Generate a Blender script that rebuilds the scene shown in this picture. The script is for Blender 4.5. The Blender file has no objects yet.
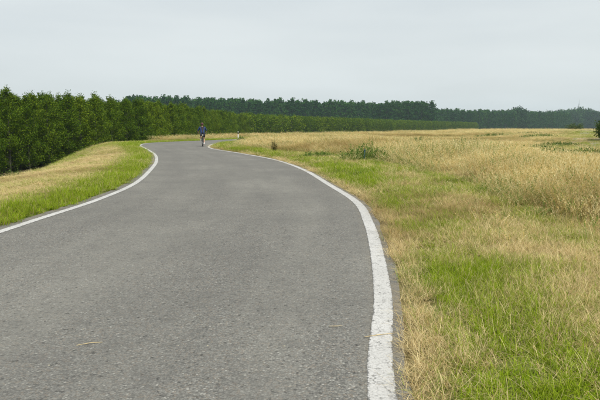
import bpy, bmesh, math, random
import numpy as np
from mathutils import Vector, Matrix, Euler

SC = bpy.context.scene
COL = SC.collection
rng = np.random.default_rng(11)
random.seed(11)

# ------------------------------------------------------------------ camera, sky, sun, exposure
F_PX, EYE = 583.0, 1.5
PITCH = math.atan(73.0 / F_PX)
cam_d = bpy.data.cameras.new('camera')
cam = bpy.data.objects.new('camera', cam_d)
COL.objects.link(cam)
cam.location = (0, 0, EYE)
cam.rotation_euler = (math.pi / 2 - PITCH, 0, 0)
cam_d.sensor_width = 36.0
cam_d.lens = 36.0 * F_PX / 600.0
cam_d.clip_start, cam_d.clip_end = 0.05, 6000
SC.camera = cam

SUN_EL, SUN_AZ = math.radians(56), math.radians(150)     # azimuth measured clockwise from +Y
world = bpy.data.worlds.new('World')
SC.world = world
world.use_nodes = True
wn, wl = world.node_tree.nodes, world.node_tree.links
wn.clear()
w_out = wn.new('ShaderNodeOutputWorld')
w_bg = wn.new('ShaderNodeBackground'); w_bg.inputs['Strength'].default_value = 0.1
w_sky = wn.new('ShaderNodeTexSky'); w_sky.sky_type = 'NISHITA'; w_sky.sun_disc = False
w_sky.sun_elevation = SUN_EL; w_sky.sun_rotation = SUN_AZ
w_sky.dust_density = 4.0
w_mix = wn.new('ShaderNodeMix'); w_mix.data_type = 'RGBA'
w_tc = wn.new('ShaderNodeTexCoord')
w_map = wn.new('ShaderNodeMapping'); w_map.inputs['Scale'].default_value = (1, 1, 6)
w_noise = wn.new('ShaderNodeTexNoise'); w_noise.inputs['Scale'].default_value = 1.6; w_noise.inputs['Detail'].default_value = 4
w_rmp = wn.new('ShaderNodeMapRange')
w_rmp.inputs['From Min'].default_value = 0.3; w_rmp.inputs['From Max'].default_value = 0.7
w_rmp.inputs['To Min'].default_value = 0.74; w_rmp.inputs['To Max'].default_value = 0.97
w_mix.inputs['B'].default_value = (6.9, 7.4, 7.5, 1)        # the even high cloud layer
wl.new(w_tc.outputs['Generated'], w_map.inputs['Vector'])
wl.new(w_map.outputs['Vector'], w_noise.inputs['Vector'])
wl.new(w_noise.outputs['Fac'], w_rmp.inputs['Value'])
wl.new(w_rmp.outputs['Result'], w_mix.inputs['Factor'])
wl.new(w_sky.outputs['Color'], w_mix.inputs['A'])
wl.new(w_mix.outputs['Result'], w_bg.inputs['Color'])
wl.new(w_bg.outputs['Background'], w_out.inputs['Surface'])

sun_d = bpy.data.lights.new('sun', 'SUN')
sun_d.energy = 3.0; sun_d.angle = math.radians(8); sun_d.color = (1.0, 0.955, 0.88)
sun = bpy.data.objects.new('sun', sun_d)
COL.objects.link(sun)
sdir = Vector((math.sin(SUN_AZ) * math.cos(SUN_EL), math.cos(SUN_AZ) * math.cos(SUN_EL), math.sin(SUN_EL)))
sun.rotation_euler = sdir.to_track_quat('Z', 'Y').to_euler()

SC.view_settings.view_transform = 'Standard'
SC.view_settings.look = 'None'
SC.view_settings.gamma = 1.0
SC.view_settings.exposure = 0.17
SC.cycles.max_bounces = 6
SC.cycles.diffuse_bounces = 3
SC.cycles.transmission_bounces = 3
SC.cycles.transparent_max_bounces = 8
SC.cycles.volume_bounces = 1
SC.cycles.use_denoising = True

HAZE_DENSITY = 0.00017


# ------------------------------------------------------------------ helpers
def tag(o, label=None, cat=None, group=None, kind=None):
    if label: o['label'] = label
    if cat: o['category'] = cat
    if group: o['group'] = group
    if kind: o['kind'] = kind
    return o


def link(name, me, parent=None, loc=None):
    o = bpy.data.objects.new(name, me)
    COL.objects.link(o)
    if parent is not None: o.parent = parent
    if loc is not None: o.location = loc
    return o


def empty(name, loc, rz=0.0):
    o = bpy.data.objects.new(name, None)
    COL.objects.link(o)
    o.location = loc
    o.rotation_euler = (0, 0, rz)
    o.empty_display_size = 0.2
    return o


def mesh_from(name, verts, faces, mats, mat_idx=None, smooth=False):
    me = bpy.data.meshes.new(name)
    me.from_pydata([tuple(v) for v in verts], [], [tuple(f) for f in faces])
    for m in mats: me.materials.append(m)
    if mat_idx is not None:
        me.polygons.foreach_set('material_index', np.asarray(mat_idx, dtype=np.int32))
    if smooth:
        me.polygons.foreach_set('use_smooth', [True] * len(me.polygons))
    me.update()
    return me


def bm_mesh(name, bm, mat, smooth=False):
    me = bpy.data.meshes.new(name)
    bm.normal_update()
    bm.to_mesh(me); bm.free()
    for m in (mat if isinstance(mat, (list, tuple)) else [mat]): me.materials.append(m)
    if smooth:
        me.polygons.foreach_set('use_smooth', [True] * len(me.polygons))
    return me


def tube(bm, pts, radii, n=8, caps=True):
    """A tapered tube along the points."""
    pts = [Vector(p) for p in pts]
    if not isinstance(radii, (list, tuple)): radii = [radii] * len(pts)
    rings = []
    for i, p in enumerate(pts):
        d = (pts[min(i + 1, len(pts) - 1)] - pts[max(i - 1, 0)]).normalized()
        a = Vector((0, 0, 1)) if abs(d.z) < 0.9 else Vector((1, 0, 0))
        u = d.cross(a).normalized(); v = d.cross(u).normalized()
        rings.append([bm.verts.new(p + (u * math.cos(2 * math.pi * k / n) + v * math.sin(2 * math.pi * k / n)) * radii[i]) for k in range(n)])
    for a, b in zip(rings, rings[1:]):
        for k in range(n):
            bm.faces.new((a[k], a[(k + 1) % n], b[(k + 1) % n], b[k]))
    if caps:
        bm.faces.new(rings[0][::-1]); bm.faces.new(rings[-1])


def torus(bm, c, R, r, n=28, m=6):
    """A ring lying in the local YZ plane (axis X)."""
    c = Vector(c)
    rings = []
    for i in range(n):
        a = 2 * math.pi * i / n
        e = Vector((0, math.cos(a), math.sin(a)))
        rings.append([bm.verts.new(c + e * (R + r * math.cos(2 * math.pi * k / m)) + Vector((1, 0, 0)) * r * math.sin(2 * math.pi * k / m)) for k in range(m)])
    for i in range(n):
        a, b = rings[i], rings[(i + 1) % n]
        for k in range(m):
            bm.faces.new((a[k], a[(k + 1) % m], b[(k + 1) % m], b[k]))


def blob(bm, c, s, seg=12, rings=8, rot=None):
    M = Matrix.Translation(c)
    if rot is not None: M = M @ Euler(rot).to_matrix().to_4x4()
    M = M @ Matrix.Diagonal((s[0], s[1], s[2], 1))
    bmesh.ops.create_uvsphere(bm, u_segments=seg, v_segments=rings, radius=1, matrix=M)


def catmull(P, step):
    P = np.asarray(P, float)
    out = []
    for i in range(len(P) - 1):
        p0 = P[max(i - 1, 0)]; p1 = P[i]; p2 = P[i + 1]; p3 = P[min(i + 2, len(P) - 1)]
        n = max(2, int(np.linalg.norm((p2 - p1)[:2]) / step))
        for k in range(n):
            t = k / n
            out.append(0.5 * (2 * p1 + (p2 - p0) * t + (2 * p0 - 5 * p1 + 4 * p2 - p3) * t * t + (3 * p1 - p0 - 3 * p2 + p3) * t ** 3))
    out.append(P[-1])
    return np.array(out)


def vnoise(x, y, s, seed=0):
    """Smooth value noise in 0..1 on numpy arrays, feature size s metres."""
    x = np.asarray(x) / s + seed * 17.31; y = np.asarray(y) / s - seed * 9.77
    xi = np.floor(x).astype(np.int64); yi = np.floor(y).astype(np.int64)
    fx = x - xi; fy = y - yi
    fx = fx * fx * (3 - 2 * fx); fy = fy * fy * (3 - 2 * fy)
    def h(a, b):
        n = (a * 374761393 + b * 668265263 + seed * 1442695) & 0xffffffff
        n = ((n ^ (n >> 13)) * 1274126177) & 0xffffffff
        return ((n ^ (n >> 16)) & 0xffff) / 65535.0
    return (h(xi, yi) * (1 - fx) + h(xi + 1, yi) * fx) * (1 - fy) + (h(xi, yi + 1) * (1 - fx) + h(xi + 1, yi + 1) * fx) * fy


def sstep(a, b, x):
    t = np.clip((x - a) / (b - a), 0, 1)
    return t * t * (3 - 2 * t)


# ------------------------------------------------------------------ materials
class NT:
    def __init__(self, name):
        self.m = bpy.data.materials.new(name); self.m.use_nodes = True
        self.n = self.m.node_tree.nodes; self.l = self.m.node_tree.links
        self.n.clear()
        self.out = self.n.new('ShaderNodeOutputMaterial')
    def add(self, t, **kw):
        nd = self.n.new(t)
        for k, v in kw.items():
            if k in nd.inputs: nd.inputs[k].default_value = v
            else: setattr(nd, k, v)
        return nd
    def c(self, a, b): self.l.new(a, b)
    def mix(self, fac, a, b, blend='MIX'):
        nd = self.n.new('ShaderNodeMix'); nd.data_type = 'RGBA'; nd.blend_type = blend
        for s, v in (('Factor', fac), ('A', a), ('B', b)):
            if hasattr(v, 'is_linked'): self.c(v, nd.inputs[s])
            else: nd.inputs[s].default_value = v if not isinstance(v, tuple) else (*v, 1)
        return nd.outputs['Result']
    def math(self, op, a, b=0.0, clamp=False):
        nd = self.n.new('ShaderNodeMath'); nd.operation = op; nd.use_clamp = clamp
        for i, v in enumerate((a, b)):
            if hasattr(v, 'is_linked'): self.c(v, nd.inputs[i])
            else: nd.inputs[i].default_value = v
        return nd.outputs[0]
    def rng(self, v, a, b, c=0.0, d=1.0):
        nd = self.n.new('ShaderNodeMapRange'); self.c(v, nd.inputs['Value'])
        for s, x in zip(('From Min', 'From Max', 'To Min', 'To Max'), (a, b, c, d)): nd.inputs[s].default_value = x
        return nd.outputs['Result']
    def noise(self, vec, scale, detail=3.0, rough=0.55):
        nd = self.n.new('ShaderNodeTexNoise')
        nd.inputs['Scale'].default_value = scale; nd.inputs['Detail'].default_value = detail; nd.inputs['Roughness'].default_value = rough
        if vec is not None: self.c(vec, nd.inputs['Vector'])
        return nd.outputs['Fac']
    def pos(self): return self.n.new('ShaderNodeNewGeometry').outputs['Position']
    def attr(self, name, kind='GEOMETRY'):
        nd = self.n.new('ShaderNodeAttribute'); nd.attribute_name = name; nd.attribute_type = kind
        return nd


def plain(name, col, rough=0.6, metal=0.0, var=0.15, scale=12.0):
    t = NT(name)
    b = t.add('ShaderNodeBsdfPrincipled', Roughness=rough, Metallic=metal)
    co = t.n.new('ShaderNodeTexCoord').outputs['Object']
    n = t.noise(co, scale)
    c = t.mix(t.rng(n, 0.3, 0.7), tuple(x * (1 - var) for x in col), tuple(min(1, x * (1 + var)) for x in col))
    t.c(c, b.inputs['Base Color'])
    t.c(b.outputs[0], t.out.inputs['Surface'])
    return t.m


def leafy(t, col, trans=0.3, tcol_gain=1.15, rough=0.6):
    """Leaf surface: a rough front with some light let through."""
    b = t.add('ShaderNodeBsdfPrincipled', Roughness=rough)
    b.inputs['Specular IOR Level'].default_value = 0.08
    tr = t.add('ShaderNodeBsdfTranslucent')
    mx = t.add('ShaderNodeMixShader', Fac=trans)
    t.c(col, b.inputs['Base Color']); t.c(col, tr.inputs['Color'])
    t.c(b.outputs[0], mx.inputs[1]); t.c(tr.outputs[0], mx.inputs[2])
    t.c(mx.outputs[0], t.out.inputs['Surface'])


def leaf_material(name, dark, mid, light, trans=0.3):
    t = NT(name)
    lv = t.attr('leaf').outputs['Fac']                       # random number of each leaf face
    oi = t.n.new('ShaderNodeObjectInfo').outputs['Random']
    c = t.mix(t.rng(lv, 0.0, 0.55), dark, mid)
    c = t.mix(t.rng(lv, 0.55, 1.0, 0.0, 0.8), c, light)
    hsv = t.add('ShaderNodeHueSaturation')
    t.c(t.rng(oi, 0, 1, 0.8, 1.2), hsv.inputs['Value'])
    t.c(t.rng(oi, 0, 1, 0.51, 0.49), hsv.inputs['Hue'])
    t.c(c, hsv.inputs['Color'])
    leafy(t, hsv.outputs['Color'], trans)
    return t.m


def bark_material(name, a, b):
    t = NT(name)
    co = t.n.new('ShaderNodeTexCoord').outputs['Object']
    mp = t.add('ShaderNodeMapping'); mp.inputs['Scale'].default_value = (6, 6, 1.5); t.c(co, mp.inputs['Vector'])
    n = t.noise(mp.outputs['Vector'], 3.0, 4)
    bs = t.add('ShaderNodeBsdfPrincipled', Roughness=0.9)
    t.c(t.mix(t.rng(n, 0.35, 0.65), a, b), bs.inputs['Base Color'])
    t.c(bs.outputs[0], t.out.inputs['Surface'])
    return t.m


def grass_material(name, green_a, green_b, straw_a, straw_b, trans=0.3):
    """Blade by blade either green or dried, in the share stored for its tuft."""
    t = NT(name)
    bl = t.attr('blade').outputs['Fac']; b2 = t.attr('blade_two').outputs['Fac']
    g = t.attr('green', 'INSTANCER').outputs['Fac']; r = t.attr('rnd', 'INSTANCER').outputs['Fac']
    is_green = t.math('LESS_THAN', bl, g)
    gr = t.mix(t.math('FRACT', t.math('ADD', b2, r)), green_a, green_b)
    st = t.mix(t.math('FRACT', t.math('ADD', t.math('MULTIPLY', b2, 0.7), r)), straw_a, straw_b)
    c = t.mix(is_green, st, gr)
    # some stands of it have weathered browner than others
    c = t.mix(t.math('MULTIPLY', t.attr('brown', 'INSTANCER').outputs['Fac'], t.math('SUBTRACT', 1.0, is_green)), c, tuple(0.66 * a * b for a, b in zip(straw_a, (1.0, 0.95, 0.85))))
    hsv = t.add('ShaderNodeHueSaturation'); t.c(t.rng(r, 0, 1, 0.82, 1.16), hsv.inputs['Value']); t.c(c, hsv.inputs['Color'])
    leafy(t, hsv.outputs['Color'], trans, rough=0.8)
    return t.m


def asphalt_material():
    t = NT('asphalt')
    p = t.pos()
    def vor(scale):
        v = t.add('ShaderNodeTexVoronoi', Scale=scale); t.c(p, v.inputs['Vector'])
        sp = t.n.new('ShaderNodeSeparateColor'); t.c(v.outputs['Color'], sp.inputs[0])
        return v, sp
    v1, s1 = vor(72.0); v2, s2 = vor(150.0)
    # rolled chippings, each stone its own grey, some warm, some nearly white
    stone = t.mix(s1.outputs[0], (0.080, 0.079, 0.073), (0.292, 0.286, 0.259))
    stone = t.mix(t.math('GREATER_THAN', s1.outputs[1], 0.965), stone, (0.458, 0.448, 0.405))
    stone = t.mix(t.math('MULTIPLY', t.math('GREATER_THAN', s1.outputs[2], 0.86), 0.7), stone, (0.229, 0.181, 0.134))
    stone2 = t.mix(s2.outputs[0], (0.086, 0.085, 0.078), (0.320, 0.314, 0.285))
    c = t.mix(0.35, stone, stone2)
    # binder showing dark between the stones
    c = t.mix(t.rng(v1.outputs['Distance'], 0.45, 0.80, 0.0, 0.5), c, (0.051, 0.051, 0.049))
    co = t.n.new('ShaderNodeCombineXYZ'); ac = t.attr('across').outputs['Fac']; al = t.attr('along').outputs['Fac']
    t.c(t.math('MULTIPLY', ac, 7.0), co.inputs[0]); t.c(t.math('MULTIPLY', al, 0.10), co.inputs[1])
    band = t.noise(co.outputs[0], 1.0, 3, 0.5)                       # lengthwise bands of wear
    big = t.noise(p, 0.45, 5, 0.65); mid = t.noise(p, 4.0, 5, 0.65); pit = t.noise(p, 22.0, 4, 0.65)
    c = t.mix(t.rng(band, 0.38, 0.66, 0.0, 0.42), c, (0.258, 0.251, 0.220))
    c = t.mix(t.rng(big, 0.35, 0.62, 0.45, 0.0), c, (0.121, 0.119, 0.110))
    c = t.mix(t.rng(mid, 0.52, 0.72, 0.0, 0.45), c, (0.109, 0.107, 0.100))
    c = t.mix(t.rng(pit, 0.57, 0.68, 0.0, 0.75), c, (0.041, 0.041, 0.039))
    # a few hairline cracks
    nz = t.add('ShaderNodeTexNoise', Scale=2.5, Detail=4.0); t.c(p, nz.inputs['Vector'])
    cv = t.add('ShaderNodeTexVoronoi', Scale=0.45); cv.feature = 'DISTANCE_TO_EDGE'
    t.c(t.mix(0.22, p, nz.outputs['Color']), cv.inputs['Vector'])
    gate = t.rng(t.noise(p, 0.22, 2), 0.50, 0.58)
    crack = t.math('MULTIPLY', t.rng(cv.outputs['Distance'], 0.0015, 0.0045, 1.0, 0.0), gate)
    c = t.mix(t.math('MULTIPLY', crack, 0.3), c, (0.046, 0.046, 0.043))
    # dust and soil washed in along the edges
    edge = t.math('ABSOLUTE', t.math('SUBTRACT', ac, 0.5))
    dust = t.math('MULTIPLY', t.rng(edge, 0.44, 0.5), t.rng(t.noise(p, 3.0, 4), 0.35, 0.65))
    c = t.mix(t.math('MULTIPLY', dust, 0.6), c, (0.252, 0.209, 0.139))
    gv = t.add('ShaderNodeTexVoronoi', Scale=9.0); t.c(p, gv.inputs['Vector'])
    gs = t.n.new('ShaderNodeSeparateColor'); t.c(gv.outputs['Color'], gs.inputs[0])
    speck = t.math('MULTIPLY', t.math('LESS_THAN', gv.outputs['Distance'], 0.06), t.math('GREATER_THAN', gs.outputs[1], 0.80))
    c = t.mix(t.math('MULTIPLY', speck, 0.8), c, (0.526, 0.477, 0.324))
    b = t.add('ShaderNodeBsdfPrincipled', Roughness=0.92)
    b.inputs['Specular IOR Level'].default_value = 0.2
    t.c(c, b.inputs['Base Color'])
    hgt = t.math('ADD', t.math('MULTIPLY', v1.outputs['Distance'], -1.0), t.math('ADD', t.math('MULTIPLY', pit, -1.1), t.math('MULTIPLY', crack, -0.3)))
    bp = t.add('ShaderNodeBump', Strength=0.9, Distance=0.006); t.c(hgt, bp.inputs['Height'])
    t.c(bp.outputs['Normal'], b.inputs['Normal'])
    t.c(b.outputs[0], t.out.inputs['Surface'])
    return t.m


def paint_material():
    t = NT('road_paint')
    p = t.pos()
    v1 = t.add('ShaderNodeTexVoronoi', Scale=58.0); t.c(p, v1.inputs['Vector'])
    n1 = t.noise(p, 9.0, 5, 0.7); n2 = t.noise(p, 55.0, 4, 0.65); n3 = t.noise(p, 1.3, 3); n4 = t.noise(p, 17.0, 4, 0.7)
    edge = t.math('MULTIPLY', t.math('ABSOLUTE', t.math('SUBTRACT', t.attr('across').outputs['Fac'], 0.5)), 2.0)
    wear = t.math('ADD', t.math('ADD', t.math('MULTIPLY', n1, 0.6), t.math('MULTIPLY', n2, 0.55)), t.rng(edge, 0.80, 1.0, 0.0, 0.16))
    # fine crazing where the paint has cracked over the stones
    nz = t.add('ShaderNodeTexNoise', Scale=14.0, Detail=5.0); t.c(p, nz.inputs['Vector'])
    cr = t.add('ShaderNodeTexVoronoi', Scale=9.0); cr.feature = 'DISTANCE_TO_EDGE'
    t.c(t.mix(0.09, p, nz.outputs['Color']), cr.inputs['Vector'])
    crack = t.math('MULTIPLY', t.rng(cr.outputs['Distance'], 0.02, 0.07, 1.0, 0.0), t.rng(n4, 0.50, 0.62))
    worn = t.math('MAXIMUM', t.rng(wear, 0.66, 0.76), t.math('MULTIPLY', crack, 0.8))
    base = t.mix(t.rng(n3, 0.3, 0.7), (0.46, 0.455, 0.435), (0.58, 0.575, 0.555))
    base = t.mix(t.rng(n2, 0.40, 0.75, 0, 0.35), base, (0.33, 0.32, 0.30))
    base = t.mix(t.rng(v1.outputs['Distance'], 0.5, 0.85, 0.0, 0.45), base, (0.26, 0.25, 0.235))
    c = t.mix(worn, base, (0.13, 0.126, 0.118))
    b = t.add('ShaderNodeBsdfPrincipled', Roughness=0.8); t.c(c, b.inputs['Base Color'])
    bp = t.add('ShaderNodeBump', Strength=0.7, Distance=0.005)
    t.c(t.math('SUBTRACT', t.math('MULTIPLY', v1.outputs['Distance'], -1.0), worn), bp.inputs['Height'])
    t.c(bp.outputs['Normal'], b.inputs['Normal'])
    t.c(b.outputs[0], t.out.inputs['Surface'])
    return t.m


def ground_material():
    t = NT('field_ground')
    p = t.pos()
    g = t.attr('green').outputs['Fac']
    lo = t.attr('plain').outputs['Fac']
    n1 = t.noise(p, 1.7, 5, 0.65); n2 = t.noise(p, 24.0, 4, 0.7); n3 = t.noise(p, 0.25, 3)
    mp = t.add('ShaderNodeMapping'); mp.inputs['Scale'].default_value = (60, 160, 60); t.c(p, mp.inputs['Vector'])
    fib = t.noise(mp.outputs['Vector'], 1.0, 3, 0.7)
    straw = t.mix(t.rng(n2, 0.3, 0.7), (0.26, 0.20, 0.09), (0.52, 0.43, 0.22))
    straw = t.mix(t.rng(fib, 0.5, 0.72, 0.0, 0.7), straw, (0.14, 0.10, 0.05))
    green = t.mix(t.rng(n2, 0.3, 0.7), (0.08, 0.12, 0.02), (0.19, 0.24, 0.05))
    gg = t.math('ADD', g, t.rng(n1, 0.2, 0.8, -0.30, 0.30), True)
    c = t.mix(gg, straw, green)
    low = t.mix(t.rng(n3, 0.35, 0.65), (0.045, 0.06, 0.016), (0.10, 0.095, 0.035))
    c = t.mix(lo, c, low)
    b = t.add('ShaderNodeBsdfPrincipled', Roughness=0.95)
    b.inputs['Specular IOR Level'].default_value = 0.1
    t.c(c, b.inputs['Base Color'])
    bp = t.add('ShaderNodeBump', Strength=0.7, Distance=0.03); t.c(t.math('ADD', n2, fib), bp.inputs['Height'])
    t.c(bp.outputs['Normal'], b.inputs['Normal'])
    t.c(b.outputs[0], t.out.inputs['Surface'])
    return t.m


M_ASPH, M_PAINT, M_GROUND = asphalt_material(), paint_material(), ground_material()
M_GRASS = grass_material('grass_blades', (0.16, 0.25, 0.008), (0.35, 0.44, 0.028), (0.46, 0.36, 0.15), (0.82, 0.70, 0.36))
M_THATCH = grass_material('dry_thatch', (0.16, 0.23, 0.03), (0.30, 0.38, 0.06), (0.46, 0.33, 0.13), (0.84, 0.71, 0.40))
M_TALL = grass_material('tall_dry_grass', (0.11, 0.20, 0.03), (0.24, 0.34, 0.07), (0.58, 0.43, 0.15), (0.91, 0.82, 0.48), 0.45)
M_WEED = leaf_material('weed_leaves', (0.045, 0.105, 0.016), (0.10, 0.19, 0.03), (0.23, 0.31, 0.07))
M_DOCK = leaf_material('seed_stalks', (0.05, 0.045, 0.015), (0.09, 0.085, 0.025), (0.20, 0.17, 0.06))
M_POPLAR = leaf_material('poplar_leaves', (0.044, 0.088, 0.005), (0.105, 0.185, 0.009), (0.24, 0.31, 0.018))
M_OLDLEAF = leaf_material('tall_forest_leaves', (0.010, 0.046, 0.008), (0.028, 0.105, 0.014), (0.07, 0.17, 0.026), 0.2)
M_BROAD = leaf_material('broadleaf_leaves', (0.014, 0.048, 0.012), (0.034, 0.095, 0.020), (0.07, 0.14, 0.034), 0.2)
M_SHRUB = leaf_material('shrub_leaves', (0.03, 0.06, 0.012), (0.07, 0.12, 0.022), (0.16, 0.20, 0.05))
M_BARK = bark_material('poplar_bark', (0.07, 0.068, 0.05), (0.15, 0.145, 0.11))
M_OLDBARK = bark_material('forest_bark', (0.07, 0.06, 0.05), (0.14, 0.12, 0.10))

# ------------------------------------------------------------------ the road's edges (plan, metres): left inner line edge, right outer line edge
PAIRS = [((-5.4, -40), (-0.4, -40)), ((-4.8, -12), (0.05, -12)), ((-4.45, 0), (0.38, 0)), ((-4.34, 3.1), (0.54, 3.07)), ((-4.32, 5.0), (0.81, 4.95)), ((-4.28, 7.1), (1.02, 7.03)),
         ((-4.22, 9.4), (1.16, 9.0)), ((-4.13, 12), (1.22, 11.6)), ((-4.33, 15.4), (0.86, 15.1)), ((-5.1, 20), (0.15, 21)),
         ((-6.3, 25.9), (-1.15, 27.2)), ((-8.07, 32.7), (-3.35, 33.6)), ((-10.76, 41.1), (-6.25, 41.6)), ((-12.81, 47.3), (-7.35, 48.4)),
         ((-13.87, 52.0), (-7.6, 52.3)), ((-13.97, 56.0), (-7.3, 55.4)), ((-12.51, 61.1), (-6.3, 59.2)), ((-10.56, 65.1), (-4.9, 63.0)),
         ((-8.64, 70.3), (-3.4, 68.2)), ((-5.6, 77.5), (-0.7, 75.3)), ((0.5, 91), (5.2, 88.6)), ((8, 105), (12.5, 102.2)),
         ((20, 124), (24, 121)), ((46, 160), (49.5, 156.5)), ((95, 220), (98, 216)), ((170, 300), (173, 296))]
P4 = catmull([(*a, *b) for a, b in PAIRS], 0.35)
LE, RE = P4[:, :2], P4[:, 2:]
CE = (LE + RE) / 2
HW = np.linalg.norm(RE - LE, axis=1) / 2
XD = (RE - LE) / (2 * HW[:, None])          # unit vector across the road, to the right
CUM = np.concatenate([[0], np.cumsum(np.linalg.norm(np.diff(CE, axis=0), axis=1))])

# edge of the embankment's top: the plateau lies to its right
EDGE = catmull([(-10.8, -80), (-10.4, 0), (-10.3, 12), (-11, 21.5), (-12.2, 32), (-14.6, 41), (-17, 48), (-18.4, 54), (-18, 62), (-15.5, 70),
                (-12, 80), (-6, 95), (4, 115), (18, 140), (45, 185), (95, 250), (150, 310), (230, 370), (340, 410), (520, 430), (1200, 440)], 2.0)
ED = np.gradient(EDGE, axis=0)
ED /= np.linalg.norm(ED, axis=1)[:, None]


def nearest(poly, x, y, chunk=4000):
    idx = np.empty(len(x), dtype=np.int64); dist = np.empty(len(x))
    for s in range(0, len(x), chunk):
        d2 = (x[s:s + chunk, None] - poly[None, :, 0]) ** 2 + (y[s:s + chunk, None] - poly[None, :, 1]) ** 2
        k = d2.argmin(1)
        idx[s:s + chunk] = k; dist[s:s + chunk] = np.sqrt(d2[np.arange(len(k)), k])
    return idx, dist


def road_coords(x, y):
    """(u, side): metres outside the line edge (negative on the road), -1 left / +1 right."""
    k, d = nearest(CE, x, y)
    side = np.sign((x - CE[k, 0]) * XD[k, 0] + (y - CE[k, 1]) * XD[k, 1])
    return d - HW[k], side


def edge_dist(x, y):
    k, d = nearest(EDGE, x, y)
    s = np.sign(ED[k, 1] * (x - EDGE[k, 0]) - ED[k, 0] * (y - EDGE[k, 1]))
    return d * s


PLAIN_Z = -3.5
# the gravel track that crosses the field at the right
TRACK = catmull([(17, 34), (22, 44), (27.5, 55), (35, 70), (48, 98), (64, 130), (90, 175), (140, 240)], 1.0)


def height(x, y, u=None, side=None, e=None):
    x = np.asarray(x, float); y = np.asarray(y, float)
    if u is None: u, side = road_coords(x, y)
    if e is None: e = edge_dist(x, y)
    off = sstep(0.3, 3.5, u)
    z = (vnoise(x, y, 7.0, 1) - 0.5) * 0.22 * off + (vnoise(x, y, 1.1, 2) - 0.5) * 0.07 * off
    z += 0.5 * sstep(9, 18, x - 0.12 * y) * sstep(30, 58, y) * (side > 0) * (1 - sstep(120, 260, y))
    far = sstep(14, 45, u) * (side > 0)
    z += far * ((vnoise(x * 0.55 + y * 0.4, y, 11.0, 3) - 0.5) * 0.95 - 0.2) * (1 - 0.6 * sstep(90, 200, y))
    z += (0.06 * sstep(0.4, 1.2, u) - 0.42 * sstep(1.2, 5.5, u)) * (side < 0) * (1 - sstep(48, 60, y))
    z += 0.10 * sstep(0.3, 1.2, u) * (side > 0)
    # the inner bank at the second bend stands a little higher
    z += 0.16 * np.exp(-(((x + 2.5) / 4.0) ** 2 + ((y - 57) / 7.0) ** 2)) * off
    drop = sstep(-1.0, 8.5, -e)
    return z * (1 - drop) + PLAIN_Z * drop + drop * (vnoise(x, y, 25.0, 5) - 0.5) * 0.3


def zones(x, y, u, side, e):
    """greenness 0..1 and share of tall dry grass 0..1 at each point."""
    n = vnoise(x, y, 2.2, 7); n2 = vnoise(x, y, 0.7, 8); n3 = 0.75 * vnoise(x * 0.38 + y * 0.22, y, 7.5, 9) + 0.25 * vnoise(x * 0.5, y, 2.6, 19)
    r = side > 0
    k, dt = nearest(TRACK, x, y)
    wob = (n - 0.5) * 1.0
    bound = 2.95 + 0.5 * sstep(11, 16, y) - 0.9 * sstep(26, 40, y) - 0.3 * sstep(40, 55, y)
    tall = np.where(r, sstep(bound - 0.7, bound + 0.9, u + wob * 1.3 + (n2 - 0.5) * 0.5), 0.0) * sstep(1.8, 4.5, dt)
    gr = 0.27 + 0.10 * sstep(7, 14, y) + 0.40 * np.exp(-((u - 0.68 - wob * 0.55 - 0.15 * sstep(6, 14, y)) / (0.52 + 0.25 * sstep(6, 14, y))) ** 2) + 0.42 * np.exp(-((u - bound + 0.35) / 0.4) ** 2) + (n - 0.5) * 0.62 + (n2 - 0.5) * 0.75
    gr = gr - 0.55 * (1 - sstep(0.14, 0.34, u + (n2 - 0.5) * 0.2))
    gr = gr * (1 - tall) + tall * (0.06 + 0.22 * sstep(0.45, 0.8, n) + 0.9 * sstep(0.56, 0.68, n3) * sstep(7, 16, u))
    gl = 0.66 * (1 - sstep(0.9, 2.2, u + wob * 0.8)) + (n - 0.5) * 0.5 + 0.14 + (n2 - 0.5) * 0.2
    gl = gl + 0.35 * sstep(40, 50, y) * (u < 4) + 0.5 * sstep(-1.5, 1.0, -e)
    return np.clip(np.where(r, gr, gl), 0, 1), np.clip(tall, 0, 1)


# ------------------------------------------------------------------ ground: one sheet to the horizon
def build_ground():
    ys = np.concatenate([-np.geomspace(1500, 20, 14), np.arange(-18, 2, 1.0), np.arange(2, 30, 0.3), np.arange(30, 75, 0.5), np.arange(75, 130, 1.4), np.geomspace(131, 1550, 60)])
    xs = np.concatenate([-np.geomspace(1550, 24, 40), np.arange(-23, 12, 0.3), np.arange(12, 40, 0.7), np.geomspace(40.5, 1550, 50)])
    X, Y = np.meshgrid(xs, ys)
    x, y = X.ravel(), Y.ravel()
    u, s = road_coords(x, y); e = edge_dist(x, y)
    z = height(x, y, u, s, e)
    z = np.where(u < 0.45, -0.05 + 0.055 * sstep(0.15, 0.45, u), z)
    k, dt = nearest(TRACK, x, y)
    z = z - 0.05 * (1 - sstep(1.0, 1.8, dt))
    g, tl = zones(x, y, u, s, e)
    nx, ny = len(xs), len(ys)
    i = np.arange(nx * ny).reshape(ny, nx)
    q = np.stack([i[:-1, :-1], i[:-1, 1:], i[1:, 1:], i[1:, :-1]], -1).reshape(-1, 4)
    me = bpy.data.meshes.new('ground')
    me.vertices.add(nx * ny); me.vertices.foreach_set('co', np.stack([x, y, z], -1).ravel())
    me.loops.add(q.size); me.loops.foreach_set('vertex_index', q.ravel().astype(np.int32))
    me.polygons.add(len(q)); me.polygons.foreach_set('loop_start', np.arange(0, q.size, 4, dtype=np.int32))
    me.update(calc_edges=True)
    me.polygons.foreach_set('use_smooth', [True] * len(q))
    a = me.attributes.new('green', 'FLOAT', 'POINT'); a.data.foreach_set('value', g.astype(np.float32))
    a = me.attributes.new('plain', 'FLOAT', 'POINT'); a.data.foreach_set('value', sstep(3, 9, -e).astype(np.float32))
    me.materials.append(M_GROUND)
    tag(link('ground', me), 'mown and straw coloured grass field on top of the embankment', kind='structure')


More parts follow.
